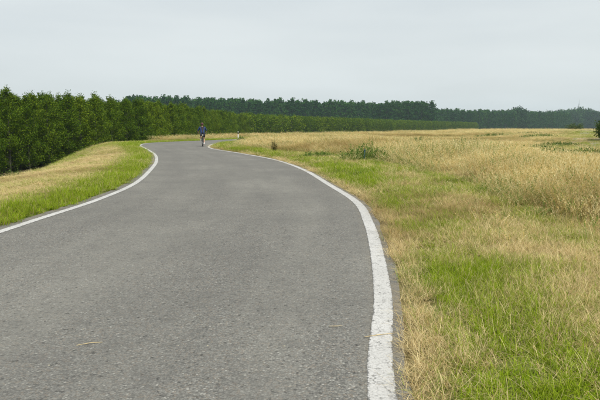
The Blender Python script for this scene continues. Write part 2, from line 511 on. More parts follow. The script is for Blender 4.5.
def ribbon(name, rows, mat, kind_label, skirt=0.0):
    """rows: list of (n,3) polylines running along the strip, left to right."""
    n = len(rows[0])
    V = np.concatenate(rows)
    Fs = []
    for r in range(len(rows) - 1):
        for i in range(n - 1):
            Fs.append((r * n + i, (r + 1) * n + i, (r + 1) * n + i + 1, r * n + i + 1))
    me = mesh_from(name, V, Fs, [mat])
    w = np.linalg.norm(np.asarray(rows[-1]) - np.asarray(rows[0]), axis=1)
    ac = np.concatenate([np.linalg.norm(np.asarray(q) - np.asarray(rows[0]), axis=1) / w for q in rows])
    for nm, dat in (('across', ac), ('along', np.tile(CUM[:n], len(rows)) if n <= len(CUM) else np.zeros(len(V)))):
        a = me.attributes.new(nm, 'FLOAT', 'POINT'); a.data.foreach_set('value', np.asarray(dat, np.float32))
    return tag(link(name, me), kind_label, kind='structure')


def build_road():
    left = LE - XD * 0.34
    wig = (vnoise(CUM, CUM * 0, 0.35, 4) - 0.5) * 0.07 + (vnoise(CUM, CUM * 0, 1.7, 6) - 0.5) * 0.06
    right = RE + XD * (0.075 + 0.6 * wig)[:, None]
    left = left - XD * ((vnoise(CUM, CUM * 0 + 3, 0.35, 4) - 0.5) * 0.08)[:, None]
    rows = [np.column_stack([left, np.full(len(CUM), -0.08)])]
    for f in np.linspace(0, 1, 9):
        rows.append(np.column_stack([left * (1 - f) + right * f, np.zeros(len(CUM))]))
    rows.append(np.column_stack([right, np.full(len(CUM), -0.08)]))
    ribbon('road', rows, M_ASPH, 'grey asphalt road winding along the embankment top')
    z = np.full(len(CUM), 0.004)
    ribbon('road_marking', [np.column_stack([RE - XD * 0.165, z]), np.column_stack([RE, z])], M_PAINT, 'worn white line along the right edge of the road')
    ribbon('road_marking', [np.column_stack([LE - XD * 0.15, z]), np.column_stack([LE, z])], M_PAINT, 'white line along the left edge of the road')


def build_track():
    m = plain('gravel_track', (0.36, 0.34, 0.31), 0.95, 0, 0.25, 3.0)
    d = np.gradient(TRACK, axis=0); d /= np.linalg.norm(d, axis=1)[:, None]
    nrm = np.column_stack([d[:, 1], -d[:, 0]])
    rows = []
    for o in (-1.5, -0.7, 0, 0.7, 1.5):
        q = TRACK + nrm * o
        rows.append(np.column_stack([q, height(q[:, 0], q[:, 1]) + 0.02 - 0.015 * abs(o)]))
    ribbon('path', rows, m, 'pale gravel track crossing the field by the bush')


build_ground()
build_road()
build_track()


# ------------------------------------------------------------------ scattered grass
def proto_collection(name):
    return bpy.data.collections.new(name)


def strip_blade(V, Fc, A, B, base, az, lean, length, width, curl, seg, a, b, face=None):
    """One grass blade: a narrow strip that bends over."""
    d = np.array([math.cos(az), math.sin(az), 0.0]); fa = az + math.pi / 2 if face is None else face
    w = np.array([math.cos(fa), math.sin(fa), 0.0])
    p = np.array(base, float); ang = lean; i0 = len(V)
    for s in range(seg + 1):
        t = s / seg
        ww = width * 0.5 * (1 - t) ** 0.6 if s < seg else 0.0006
        V.append(p - w * ww); V.append(p + w * ww); A += [a, a]; B += [b, b]
        p = p + (d * math.sin(ang) + np.array([0, 0, math.cos(ang)])) * length / seg
        ang += curl / seg
    for s in range(seg):
        k = i0 + 2 * s
        Fc.append((k, k + 1, k + 3, k + 2))


def finish_proto(name, V, Fc, A, B, mat, coll):
    me = mesh_from(name, V, Fc, [mat])
    for nm, dat in (('blade', A), ('blade_two', B)):
        at = me.attributes.new(nm, 'FLOAT', 'POINT'); at.data.foreach_set('value', np.asarray(dat, np.float32))
    o = bpy.data.objects.new(name, me)
    coll.objects.link(o)
    return o


def make_protos(kind, mat, n):
    coll = proto_collection(kind + '_tufts')
    for v in range(n):
        V, Fc, A, B = [], [], [], []
        R = random
        if kind == 'green':
            for _ in range(26):
                r = 0.085 * math.sqrt(R.random()); a = R.uniform(0, 6.28)
                strip_blade(V, Fc, A, B, (r * math.cos(a), r * math.sin(a), -0.01), R.uniform(0, 6.28), R.uniform(0.02, 0.6), R.uniform(0.06, 0.19), R.uniform(0.0022, 0.0048), R.uniform(0.1, 1.5), 3, R.random(), R.random())
            for _ in range(8):
                r = 0.10 * math.sqrt(R.random()); a = R.uniform(0, 6.28)
                strip_blade(V, Fc, A, B, (r * math.cos(a), r * math.sin(a), 0.015), R.uniform(0, 6.28), R.uniform(1.0, 1.5), R.uniform(0.06, 0.17), 0.003, R.uniform(-0.3, 0.5), 2, R.random(), R.random())
            if v >= 3:                        # broad leaved weeds among the grass
                for _ in range(9):
                    strip_blade(V, Fc, A, B, (R.uniform(-0.02, 0.02), R.uniform(-0.02, 0.02), 0.0), R.uniform(0, 6.28), R.uniform(0.5, 1.25), R.uniform(0.05, 0.10), R.uniform(0.010, 0.019), R.uniform(0.1, 0.9), 3, 0.0, R.random())
        elif kind == 'thatch':
            for _ in range(34):
                r = 0.10 * math.sqrt(R.random()); a = R.uniform(0, 6.28)
                strip_blade(V, Fc, A, B, (r * math.cos(a), r * math.sin(a), R.uniform(0, 0.035)), R.uniform(0, 6.28), R.uniform(0.7, 1.55), R.uniform(0.06, 0.19), R.uniform(0.002, 0.0042), R.uniform(-0.8, 1.2), 3, R.random(), R.random())
            for _ in range(5):
                r = 0.08 * math.sqrt(R.random()); a = R.uniform(0, 6.28)
                strip_blade(V, Fc, A, B, (r * math.cos(a), r * math.sin(a), 0), R.uniform(0, 6.28), R.uniform(0.1, 0.5), R.uniform(0.08, 0.18), 0.003, R.uniform(0.2, 1.0), 3, R.random(), R.random())
        elif kind == 'tall':
            for _ in range(17):
                r = 0.18 * math.sqrt(R.random()); a = R.uniform(0, 6.28)
                az = R.uniform(0, 6.28); ln = R.uniform(0.62, 1.0); le = R.uniform(0.0, 0.2); cu = R.uniform(0.0, 0.4)
                aa, bb = R.random(), R.random()
                base = (r * math.cos(a), r * math.sin(a), 0)
                strip_blade(V, Fc, A, B, base, az, le, ln, 0.0042, cu, 4, aa, bb, R.uniform(0, 3.14))
                # the seed head: spikelets round the last third of the stem
                d = np.array([math.cos(az), math.sin(az), 0.0]); p = np.array(base, float); ang = le
                for s in range(10):
                    p = p + (d * math.sin(ang) + np.array([0, 0, math.cos(ang)])) * ln / 10; ang += cu / 10
                    if s >= 5:
                        for q in range(2):
                            strip_blade(V, Fc, A, B, p, R.uniform(0, 6.28), R.uniform(0.1, 0.7), R.uniform(0.04, 0.085), R.uniform(0.005, 0.009), R.uniform(-0.2, 0.9), 2, aa, bb)
            for _ in range(14):
                r = 0.17 * math.sqrt(R.random()); a = R.uniform(0, 6.28)
                strip_blade(V, Fc, A, B, (r * math.cos(a), r * math.sin(a), 0), R.uniform(0, 6.28), R.uniform(0.05, 0.6), R.uniform(0.25, 0.62), R.uniform(0.004, 0.007), R.uniform(0.3, 1.7), 3, R.random(), 0.1 * R.random())
        finish_proto('%s_tuft' % kind, V, Fc, A, B, mat, coll)
    return coll


def scatter(name, coll, nproto, pts, scl, green, label, cat=None):
    n = len(pts)
    me = bpy.data.meshes.new(name)
    me.vertices.add(n); me.vertices.foreach_set('co', pts.astype(np.float32).ravel())
    def att(nm, typ, dat, key='value'):
        a = me.attributes.new(nm, typ, 'POINT'); a.data.foreach_set(key, dat.ravel())
    att('rot', 'FLOAT_VECTOR', np.column_stack([rng.normal(0, 0.07, n), rng.normal(0, 0.07, n), rng.uniform(0, 6.283, n)]).astype(np.float32), 'vector')
    att('scl', 'FLOAT_VECTOR', scl.astype(np.float32), 'vector')
    att('idx', 'INT', rng.integers(0, nproto, n).astype(np.int32))
    att('green', 'FLOAT', green.astype(np.float32)); att('rnd', 'FLOAT', rng.random(n).astype(np.float32))
    bx, by = pts[:, 0], pts[:, 1]
    att('brown', 'FLOAT', (0.75 * sstep(0.5, 0.8, 0.6 * vnoise(bx * 0.45, by, 5.0, 31) + 0.4 * vnoise(bx, by, 1.2, 32))).astype(np.float32))
    o = link(name, me)
    ng = bpy.data.node_groups.new(name + '_scatter', 'GeometryNodeTree')
    ng.interface.new_socket('Geometry', in_out='INPUT', socket_type='NodeSocketGeometry')
    ng.interface.new_socket('Geometry', in_out='OUTPUT', socket_type='NodeSocketGeometry')
    N, L = ng.nodes, ng.links
    gi, go = N.new('NodeGroupInput'), N.new('NodeGroupOutput')
    ci = N.new('GeometryNodeCollectionInfo'); ci.inputs['Collection'].default_value = coll
    ci.inputs['Separate Children'].default_value = True; ci.inputs['Reset Children'].default_value = True
    iop = N.new('GeometryNodeInstanceOnPoints'); iop.inputs['Pick Instance'].default_value = True
    def na(nm, typ):
        a = N.new('GeometryNodeInputNamedAttribute'); a.data_type = typ; a.inputs['Name'].default_value = nm
        return a.outputs['Attribute']
    er = N.new('FunctionNodeEulerToRotation')
    L.new(na('rot', 'FLOAT_VECTOR'), er.inputs[0]); L.new(er.outputs[0], iop.inputs['Rotation'])
    L.new(na('scl', 'FLOAT_VECTOR'), iop.inputs['Scale']); L.new(na('idx', 'INT'), iop.inputs['Instance Index'])
    L.new(gi.outputs[0], iop.inputs['Points']); L.new(ci.outputs[0], iop.inputs['Instance']); L.new(iop.outputs[0], go.inputs[0])
    md = o.modifiers.new('scatter', 'NODES'); md.node_group = ng
    tag(o, label, kind='stuff')
    return o


def sample_sector(rho0, r0, rmin, rmax, power, xlim=None, half=math.radians(41)):
    """Points in front of the photographer, thinning out with distance."""
    rs = np.geomspace(rmin, rmax, 60)
    out = []
    for a, b in zip(rs, rs[1:]):
        rho = rho0 * min(1.0, (r0 / a) ** power)
        half = math.radians(72 if b < 12 else (56 if b < 30 else 43))      # a wider fan close by
        n = rng.poisson(rho * half * (b * b - a * a))
        r = np.sqrt(rng.uniform(a * a, b * b, n)); th = rng.uniform(-half, half, n)
        out.append(np.column_stack([r * np.sin(th), r * np.cos(th)]))
    P = np.concatenate(out)
    return P


def coords(P):
    u, s = road_coords(P[:, 0], P[:, 1]); e = edge_dist(P[:, 0], P[:, 1])
    return u, s, e


def build_grass():
    NP = 6
    cg = make_protos('green', M_GRASS, NP); ct = make_protos('thatch', M_THATCH, NP); cl = make_protos('tall', M_TALL, NP)
    # --- short grass of the verges
    P = sample_sector(175, 6.0, 0.5, 130, 1.25)
    u, s, e = coords(P)
    keep = (u > 0.22 + 0.25 * vnoise(P[:, 0], P[:, 1], 0.3, 12)) & (e > -9)
    g, tl = zones(P[:, 0], P[:, 1], u, s, e)
    keep &= (tl < 0.75) & (rng.random(len(P)) < 0.28 + 0.85 * g) & (u < 40)
    P, u, s, e, g, tl = P[keep], u[keep], s[keep], e[keep], g[keep], tl[keep]
    r = np.hypot(P[:, 0], P[:, 1]); w = np.maximum(1, r / 6.0) ** 0.55
    lush = 0.42 + 0.62 * g * (0.35 + vnoise(P[:, 0], P[:, 1], 0.6, 14))
    h = lush * np.where(s < 0, 0.95, 1.0) * rng.uniform(0.6, 1.4, len(P)) * (1 + 0.15 * (w - 1))
    scatter('verge_grass', cg, NP, np.column_stack([P, height(P[:, 0], P[:, 1], u, s, e)]), np.column_stack([w, w, h]), np.clip(g * 1.1 + rng.normal(0, 0.16, len(P)), 0.05, 0.95), 'short green grass along both verges of the road')
    n1 = len(P)
    # --- mown straw lying on the verges, thick along the asphalt
    P = sample_sector(170, 6.0, 0.5, 110, 1.3)
    u, s, e = coords(P)
    g, tl = zones(P[:, 0], P[:, 1], u, s, e)
    lim = 0.06 + 0.13 * vnoise(P[:, 0], P[:, 1], 0.35, 12) + 0.22 * (s < 0)
    keep = (u > lim) & (e > -6) & (rng.random(len(P)) < np.where(u < 0.28, 1.0, 0.95 - 0.75 * g)) & (tl < 0.8) & (u < 30)
    P, u, s, e, g = P[keep], u[keep], s[keep], e[keep], g[keep]
    r = np.hypot(P[:, 0], P[:, 1]); w = np.maximum(1, r / 6.0) ** 0.6
    h = rng.uniform(0.5, 1.2, len(P)) * np.where(u < 0.5, 1.0, 0.95) * np.where(s < 0, 0.6, 1.0)
    scatter('dry_thatch', ct, NP, np.column_stack([P, height(P[:, 0], P[:, 1], u, s, e) + 0.0]), np.column_stack([w, w, h]), np.clip(g * 0.6 + rng.normal(0, 0.08, len(P)), 0.0, 0.6), 'dry mown straw lying on the verges and along the asphalt edge')
    n2 = len(P)
    # --- the tall dry grass of the field
    P = sample_sector(52, 9.0, 3.0, 330, 1.22)
    u, s, e = coords(P)
    g, tl = zones(P[:, 0], P[:, 1], u, s, e)
    far_l = (s < 0) & (P[:, 1] > 66) & (u > 2.5) & (e > 0.3)
    stray = 0.03 * (u > 0.7) * (s > 0) * (np.hypot(P[:, 0], P[:, 1]) > 6.5)
    keep = ((rng.random(len(P)) < np.maximum(tl, stray)) | (far_l & (rng.random(len(P)) < 0.7))) & (e > -3)
    P, u, s, e, g = P[keep], u[keep], s[keep], e[keep], g[keep]
    r = np.hypot(P[:, 0], P[:, 1]); w = np.maximum(1, r / 9.0) ** 0.6
    h = rng.uniform(0.65, 1.08, len(P)) * (0.78 + 0.4 * vnoise(P[:, 0], P[:, 1], 4.0, 15)) * (1 - 0.25 * sstep(25, 60, r))
    h *= 0.55 + 0.45 * sstep(3.0, 5.2, u)
    # past the belt beside the verge the field is lower, with tussocks
    h *= 0.90 + 0.05 * sstep(18, 30, r)
    low = sstep(6.5, 9.5, u) * (s > 0) * sstep(8, 13, P[:, 1]) * sstep(2.0, 8.0, P[:, 0] - 0.05 * P[:, 1])
    tus = vnoise(P[:, 0] * 0.45 + P[:, 1] * 0.25, P[:, 1], 3.6, 41)
    h *= 1 - low * (0.68 - 0.45 * sstep(0.55, 0.85, tus))
    h *= (1 - 0.62 * sstep(0.35, 0.7, g)) * (1 - 0.35 * vnoise(P[:, 0], P[:, 1], 1.3, 18))
    rise = sstep(9, 16, P[:, 0] - 0.12 * P[:, 1]) * sstep(24, 40, P[:, 1])
    h *= 1 - 0.25 * rise
    w = w * (1 + 0.25 * rise)
    scatter('tall_dry_grass', cl, NP, np.column_stack([P, height(P[:, 0], P[:, 1], u, s, e)]), np.column_stack([w, w, h]), g, 'tall straw coloured seeding grass covering the field')
    print('GRASS', n1, n2, len(P))


build_grass()


# ------------------------------------------------------------------ trees
def leaf_faces(V, Fc, LV, c, n, spread, size, rr, squash=1.0):
    for _ in range(n):
        g3 = [(rr.random() + rr.random() - 1) * 2.2 for _ in range(3)]
        p = np.array(c) + np.array([g3[0] * spread, g3[1] * spread, g3[2] * spread * squash])
        nrm = Vector((rr.gauss(0, 1), rr.gauss(0, 1), rr.gauss(0.5, 1))).normalized()
        a = nrm.orthogonal().normalized(); b = nrm.cross(a)
        th = rr.uniform(0, 6.28); a, b = a * math.cos(th) + b * math.sin(th), b * math.cos(th) - a * math.sin(th)
        s = size * rr.uniform(0.6, 1.25); i = len(V)
        pv = Vector(p)
        V += [pv - a * s * 0.5, pv + b * s * 0.34 + a * s * 0.05, pv + a * s * 0.55, pv - b * s * 0.34 + a * s * 0.05]
        Fc.append((i, i + 1, i + 2, i + 3)); LV.append(rr.random())


def crown_mesh(name, V, Fc, LV, mat):
    me = mesh_from(name, V, Fc, [mat])
    a = me.attributes.new('leaf', 'FLOAT', 'FACE'); a.data.foreach_set('value', np.asarray(LV, np.float32))
    return me


def poplar_variant(seed, H=9.0, R=1.5, limbs=54, leaves=190, size=0.145):
    rr = random.Random(seed)
    bm = bmesh.new()
    bend = [rr.uniform(-0.12, 0.12) for _ in range(2)]
    def axis(z): t = z / H; return Vector((bend[0] * math.sin(t * 3), bend[1] * math.sin(t * 3.6), z))
    tube(bm, [axis(z) for z in np.linspace(-0.2, H * 0.93, 7)], [0.10, 0.088, 0.075, 0.06, 0.045, 0.028, 0.012], 7)
    V, Fc, LV = [], [], []
    for i in range(limbs):
        t = 0.04 + 0.90 * (i + rr.random()) / limbs
        z = t * H; prof = min(1.0, 0.75 + t / 0.6) * (1 - max(0, (t - 0.30) / 0.72) ** 1.5) ** 0.9
        ln = max(0.22, R * prof * rr.uniform(0.65, 1.15)); az = i * 2.4 + rr.uniform(-0.5, 0.5); up = rr.uniform(0.5, 1.05)
        p0 = axis(z); tip = p0 + Vector((math.cos(az) * ln, math.sin(az) * ln, ln * up))
        midp = p0.lerp(tip, 0.5) - Vector((0, 0, ln * 0.08))
        tube(bm, [p0, midp, tip], [0.026, 0.017, 0.006], 4, False)
        k = int(leaves * (0.55 + 0.7 * ln / R))
        for f, share in ((0.45, 0.25), (0.75, 0.4), (1.0, 0.35)):
            leaf_faces(V, Fc, LV, p0.lerp(tip, f), int(k * share), 0.11 + 0.10 * ln, size, rr)
    leaf_faces(V, Fc, LV, axis(H * 0.955), 130, 0.17, size * 0.9, rr, 1.9)
    return bm_mesh('poplar_trunk', bm, M_BARK, True), crown_mesh('poplar_crown', V, Fc, LV, M_POPLAR)


def far_variant(name, seed, H, R, limbs, leaves, size, leafm, barkm, base=0.25, round_=False):
    """A whole tree as one mesh, for those that stand hundreds of metres away."""
    rr = random.Random(seed)
    bm = bmesh.new()
    tube(bm, [(0, 0, -0.5), (0, 0, H * 0.45), (0, 0, H * 0.9)], [H * 0.016, H * 0.011, 0.05], 6)
    V, Fc, LV = [], [], []
    for i in range(limbs):
        t = base + (0.96 - base) * (i + rr.random()) / limbs
        if round_: prof = math.sqrt(max(0.05, 1 - ((t - 0.6) / 0.42) ** 2))
        else: prof = min(1.0, 0.45 + (t - base) / 0.3) * (1 - max(0, (t - 0.55) / 0.46) ** 2.0) ** 0.7
        ln = max(0.08 * R, R * prof * rr.uniform(0.55, 1.12)); az = i * 2.4 + rr.uniform(-0.5, 0.5)
        p0 = Vector((0, 0, t * H - ln * 0.5)); tip = Vector((math.cos(az) * ln, math.sin(az) * ln, t * H))
        tube(bm, [p0, tip], [H * 0.004, 0.03], 3, False)
        leaf_faces(V, Fc, LV, p0.lerp(tip, 0.92), int(leaves * 0.65), 0.24 * R, size, rr, 0.8)
        leaf_faces(V, Fc, LV, p0.lerp(tip, 0.45), int(leaves * 0.35), 0.24 * R, size, rr, 0.8)
    leaf_faces(V, Fc, LV, (0, 0, H * (0.90 if round_ else 0.95)), leaves, (0.26 if round_ else 0.16) * R, size * 0.85, rr, 0.6 if round_ else 1.4)
    bm.verts.ensure_lookup_table(); bm.verts.index_update()
    n0 = len(bm.verts); V0 = [v.co.copy() for v in bm.verts]; F0 = [[v.index for v in f.verts] for f in bm.faces]
    bm.free()
    me = mesh_from(name, V0 + V, F0 + [tuple(k + n0 for k in f) for f in Fc], [leafm, barkm], [1] * len(F0) + [0] * len(Fc))
    a = me.attributes.new('leaf', 'FLOAT', 'FACE'); a.data.foreach_set('value', np.asarray([0.5] * len(F0) + LV, np.float32))
    return me


def along(poly, spacing):
    poly = np.asarray(poly, float)
    seg = np.linalg.norm(np.diff(poly, axis=0), axis=1); cum = np.concatenate([[0], np.cumsum(seg)])
    s = np.arange(0, cum[-1], spacing)
    x = np.interp(s, cum, poly[:, 0]); y = np.interp(s, cum, poly[:, 1])
    d = np.column_stack([np.gradient(x), np.gradient(y)]); d /= np.linalg.norm(d, axis=1)[:, None]
    return np.column_stack([x, y]), np.column_stack([-d[:, 1], d[:, 0]])      # points and the normal to the left


def joined_stuff(name, meshes, pts, scl, label):
    """A mass of trees too deep in the wood to be told apart: one object."""
    coll = proto_collection(name + '_kinds')
    for m in meshes: coll.objects.link(bpy.data.objects.new(name + '_tree', m))
    return scatter(name, coll, len(meshes), pts, scl, np.zeros(len(pts)), label)


def build_plantation():
    front = catmull([(-52, 18), (-40, 40), (-31.5, 60), (-27.0, 69), (-22.6, 80), (-21.0, 97), (-20.0, 125), (-18.8, 152), (-17.8, 185), (0, 237), (28, 297), (65, 378), (110, 460), (164, 545)], 2.0)
    var = [poplar_variant(100 + i) for i in range(6)]
    far = []
    for i in range(4):
        far.append(far_variant('young_poplar', 300 + i, 9.2, 1.9, 26, 48, 0.42, M_POPLAR, M_BARK, 0.05))
    near_n = 0; stuff_n = []; stuff_f = []
    made = 0
    for row in range(9):
        pts, nrm = along(front, 2.55)
        for i in range(len(pts)):
            j = rng.normal(0, 0.28, 2)
            x, y = pts[i] + nrm[i] * row * 3.0 + j + (0, 1.45 * (row % 2))
            near = y < 150
            z = PLAIN_Z - 0.05
            s = rng.uniform(0.95, 1.05); sw = rng.uniform(0.88, 1.2)
            in_view = y > 40 and x / max(y, 1) > -0.60
            single = (row == 0 and in_view) or (row in (1, 2) and in_view and y < 150) or (row == 1 and y < 240 and in_view)
            if not near and rng.random() < 0.0: continue
            if single and made < 298:
                made += 1
                place = 'left of the road' if y < 105 else ('behind the far bend' if y < 200 else 'beyond the straw field')
                rown = ('in the front row', 'in the second row', 'in the third row')[row]
                label = 'slender young poplar %s of the plantation, %s' % (rown, place)
                if y < 185:
                    t = empty('poplar_tree', (x, y, z), rng.uniform(0, 6.28))
                    t.scale = (sw, sw, s)
                    k = int(rng.integers(0, 6))
                    link('trunk', var[k][0], t); link('crown', var[k][1], t)
                else:
                    t = link('poplar_tree', far[int(rng.integers(0, 4))], None, (x, y, z))
                    t.rotation_euler = (0, 0, rng.uniform(0, 6.28)); t.scale = (sw, sw, s)
                tag(t, label, 'tree', 'young poplars of the plantation')
            else:
                if y < 185: stuff_n.append((x, y, z, sw, s))
                elif row < 6: stuff_f.append((x, y, z, sw, s))
    print('POPLARS', made, len(stuff_n), len(stuff_f))
    for nm, lst, me in (('plantation', stuff_n, None), ('far_plantation', stuff_f, far)):
        A = np.array(lst)
        if me is None:
            me = []
            for tr, cr in var[:4]:
                bmj = bmesh.new(); bmj.from_mesh(tr); n0 = len(bmj.faces); bmj.from_mesh(cr)
                bmj.faces.ensure_lookup_table()
                for f in bmj.faces[n0:]: f.material_index = 1
                mj = bpy.data.meshes.new('plantation_tree'); bmj.to_mesh(mj); bmj.free()
                mj.materials.append(M_BARK); mj.materials.append(M_POPLAR)
                me.append(mj)
        joined_stuff('poplar_' + nm, me, A[:, :3], np.column_stack([A[:, 3], A[:, 3], A[:, 4]]),
                     'young poplars massed behind the front rows of the plantation' if nm == 'plantation' else 'distant young poplars massed beyond the straw field')


def build_forest():
    old = [far_variant('forest_tree', 500 + i, 27.0, 4.3, 30, 46, 1.25, M_OLDLEAF, M_OLDBARK, 0.05) for i in range(5)]
    broad = [far_variant('broadleaf_tree', 600 + i, 20.0, 6.6, 26, 44, 1.5, M_BROAD, M_OLDBARK, 0.06, True) for i in range(4)]
    blocks = [
        ([(-128, 434), (-93, 450), (0, 494), (124, 538)], old, 5.4, 1.0, 5, 'forest_tree', 'tall dark forest tree in the wood behind the young poplars', 'forest trees behind the poplar plantation'),
        ([(128, 605), (158, 646), (245, 700), (366, 800)], old, 6.2, 0.90, 4, 'forest_tree', 'tall dark tree in the wood beyond the straw field', 'forest trees beyond the straw field'),
        ([(396, 905), (450, 940), (540, 940), (680, 950)], broad, 9.5, 1.45, 3, 'broadleaf_tree', 'hazy blue broadleaf tree in the farthest wood', 'hazy trees of the farthest wood'),
    ]
    back = []
    for line, meshes, sp, sc, rows, nm, label, group in blocks:
        for row in range(rows):
            pts, nrm = along(line, sp)
            for i in range(len(pts)):
                x, y = pts[i] + nrm[i] * row * sp * 1.1 + rng.normal(0, sp * 0.16, 2)
                s = sc * rng.uniform(0.93, 1.07); sw = sc * rng.uniform(0.9, 1.15)
                if meshes is broad:
                    s *= 1.0 + 0.16 * math.exp(-((x / y - 0.475) / 0.02) ** 2)
                if row == 0:
                    t = link(nm, meshes[int(rng.integers(0, len(meshes)))], None, (x, y, PLAIN_Z - 0.1))
                    t.rotation_euler = (0, 0, rng.uniform(0, 6.28)); t.scale = (sw, sw, s)
                    tag(t, label, 'tree', group)
                else:
                    back.append((x, y, PLAIN_Z - 0.1, sw, s, meshes is broad))
    A = np.array(back)
    for flag, meshes, nm, lb in ((0, old, 'forest_mass', 'dark forest massed behind its front trees'), (1, broad, 'far_wood_mass', 'hazy far wood massed behind its front trees')):
        B = A[A[:, 5] == flag]
        joined_stuff(nm, meshes, B[:, :3], np.column_stack([B[:, 3], B[:, 3], B[:, 4]]), lb)
    # a round clump of taller crowns that stands up over the second wood
    rnd = [far_variant('round_tree', 650 + i, 24.0, 9.0, 60, 60, 1.6, M_BROAD, M_OLDBARK, 0.06, True) for i in range(2)]
    for i, (dx, s) in enumerate(((-7, 0.98), (2, 1.10), (10, 1.0))):
        t = link('broadleaf_tree', rnd[i % 2], None, (264 + dx, 718 + 3 * i, PLAIN_Z - 0.1)); t.scale = (s, s, s * 1.08); t.rotation_euler = (0, 0, i * 1.3)
        tag(t, 'round topped broadleaf tree rising above the far forest edge', 'tree', 'round clump above the forest')


build_plantation()
build_forest()


# ------------------------------------------------------------------ shrubs, weeds
def zat(x, y):
    return float(height(np.array([x]), np.array([y]))[0])


def shrub(name, x, y, H, R, seed, label, mat=M_SHRUB, n=60, size=0.1):
    rr = random.Random(seed)
    t = empty(name, (x, y, zat(x, y)))
    bm = bmesh.new(); V, Fc, LV = [], [], []
    for i in range(13):
        az = i * 2.4; ln = R * rr.uniform(0.25, 1.2); h = H * rr.uniform(0.35, 1.0) * (1 - 0.35 * (ln / R) ** 2)
        tip = Vector((math.cos(az) * ln, math.sin(az) * ln, h)); mid = Vector((tip.x * 0.45, tip.y * 0.45, h * 0.55))
        tube(bm, [(0.05 * math.cos(az), 0.05 * math.sin(az), -0.05), mid, tip], [0.03, 0.018, 0.006], 5)
        for f in (0.35, 0.65, 0.95):
            leaf_faces(V, Fc, LV, mid.lerp(tip, f) if f > 0.5 else mid * (f + 0.4), n, 0.17 * R + 0.05, size, rr)
    link('stem', bm_mesh('shrub_stems', bm, M_BARK), t)
    link('foliage', crown_mesh('shrub_foliage', V, Fc, LV, mat), t)
    return tag(t, label, 'shrub')


def weed_clump(name, x, y, H, W, D, seed, label, cat='weeds', mat=M_WEED, n=240, lean=0.45, wid=0.016):
    rr = random.Random(seed); V, Fc, A, B = [], [], [], []
    LV = []
    for _ in range(n):
        a = rr.uniform(0, 6.28); r = math.sqrt(rr.random()); fall = 1 - 0.7 * r ** 1.5
        k0 = len(Fc)
        strip_blade(V, Fc, A, B, (W / 2 * r * math.cos(a), D / 2 * r * math.sin(a), -0.03), rr.uniform(0, 6.28), rr.uniform(0, lean), H * fall * rr.uniform(0.5, 1.08), wid * rr.uniform(0.6, 1.4), rr.uniform(0.1, 0.9), 4, 0, 0)
        v = rr.random(); LV += [v] * (len(Fc) - k0)
        if rr.random() < 0.5:
            k0 = len(Fc); p = V[-4]
            leaf_faces(V, Fc, LV, tuple(p), 3, 0.03, 0.06, rr)
    me = crown_mesh(name, V, Fc, LV, mat)
    o = link(name, me, None, (x, y, zat(x, y)))
    return tag(o, label, cat)


shrub('roadside_bush', 23.5, 44.6, 1.85, 0.95, 5, 'dark green bush beside the gravel track at the right edge', M_SHRUB, 150, 0.13)
shrub('pale_shrub', 94, 201, 2.6, 2.4, 6, 'pale green shrub on the far field edge before the hazy wood', M_SHRUB, 60, 0.3)
weed_clump('weed_clump', 2.75, 24.1, 1.15, 2.2, 1.2, 21, 'dark green weed clump around the blue stake beside the verge', n=640, lean=0.65, wid=0.012)
weed_clump('seed_plant', -1.5, 34.0, 1.15, 0.30, 0.3, 22, 'lone dark seeding plant standing at the edge of the tall grass', 'plant', M_DOCK, 60, 0.14, 0.02)
for i, (x, y, H, W, D, n, lb) in enumerate((
        (8.0, 38.6, 1.15, 2.2, 1.6, 420, 'bright green weed patch in the straw field, left one of the middle pair'),
        (10.6, 37.6, 1.1, 2.4, 1.6, 420, 'bright green weed patch in the straw field, right one of the middle pair'),
        (14.6, 36.0, 0.55, 3.4, 2.0, 520, 'green weed streak in the tall grass left of the gravel track'),
        (10.6, 24.5, 0.80, 2.6, 1.6, 460, 'long green weed streak nearest in the field right of the pair'),
        (12.9, 26.5, 0.70, 2.4, 1.6, 460, 'second green weed streak, close behind the nearest one in the field'),
        (18.6, 42.0, 0.50, 3.4, 2.2, 520, 'green weed mound just left of the gravel track'),
        (24.0, 58.0, 0.55, 4.6, 3.0, 520, 'farther green weed streak beside the gravel track'),
        (32.0, 82.0, 0.7, 6.0, 4.0, 520, 'small distant weed streak left of the far gravel track'),
        (22.0, 66.0, 0.6, 5.0, 3.0, 520, 'distant green weed streak high in the straw field'),
        (0.9, 27.2, 0.42, 1.9, 0.8, 260, 'low green weeds left of the blue stake along the verge'),
        (-6.4, 63.4, 0.75, 0.9, 0.6, 300, 'small green weed tuft beside the white marker post at the bend'))):
    weed_clump('weed_clump', x, y, H, W, D, 40 + i, lb, n=n, lean=0.6, wid=0.024 + 0.0006 * y)
for i, (x, y, H, lb) in enumerate(((-11.2, 20.2, 1.0, 'tall pale weed stalks at the embankment edge, nearest the left border'),
                                   (-10.9, 21.6, 0.8, 'thin pale weed stalks at the embankment edge, right of the tallest ones'),
                                   (-11.5, 23.5, 0.7, 'low pale weed stalks at the embankment edge before the poplars'))):
    weed_clump('weed_stalks', x, y, H, 0.9, 0.6, 70 + i, lb, 'weeds', M_SHRUB, 46, 0.3, 0.012)

# ------------------------------------------------------------------ posts, mast, bits of straw
M_WHITE = plain('white_plastic', (0.78, 0.78, 0.76), 0.5)
M_BLACK = plain('black_band', (0.02, 0.02, 0.022), 0.5)
M_BLUEP = plain('blue_plastic', (0.04, 0.10, 0.13), 0.55)
M_STEEL = plain('galvanised_steel', (0.30, 0.31, 0.32), 0.5, 0.6)


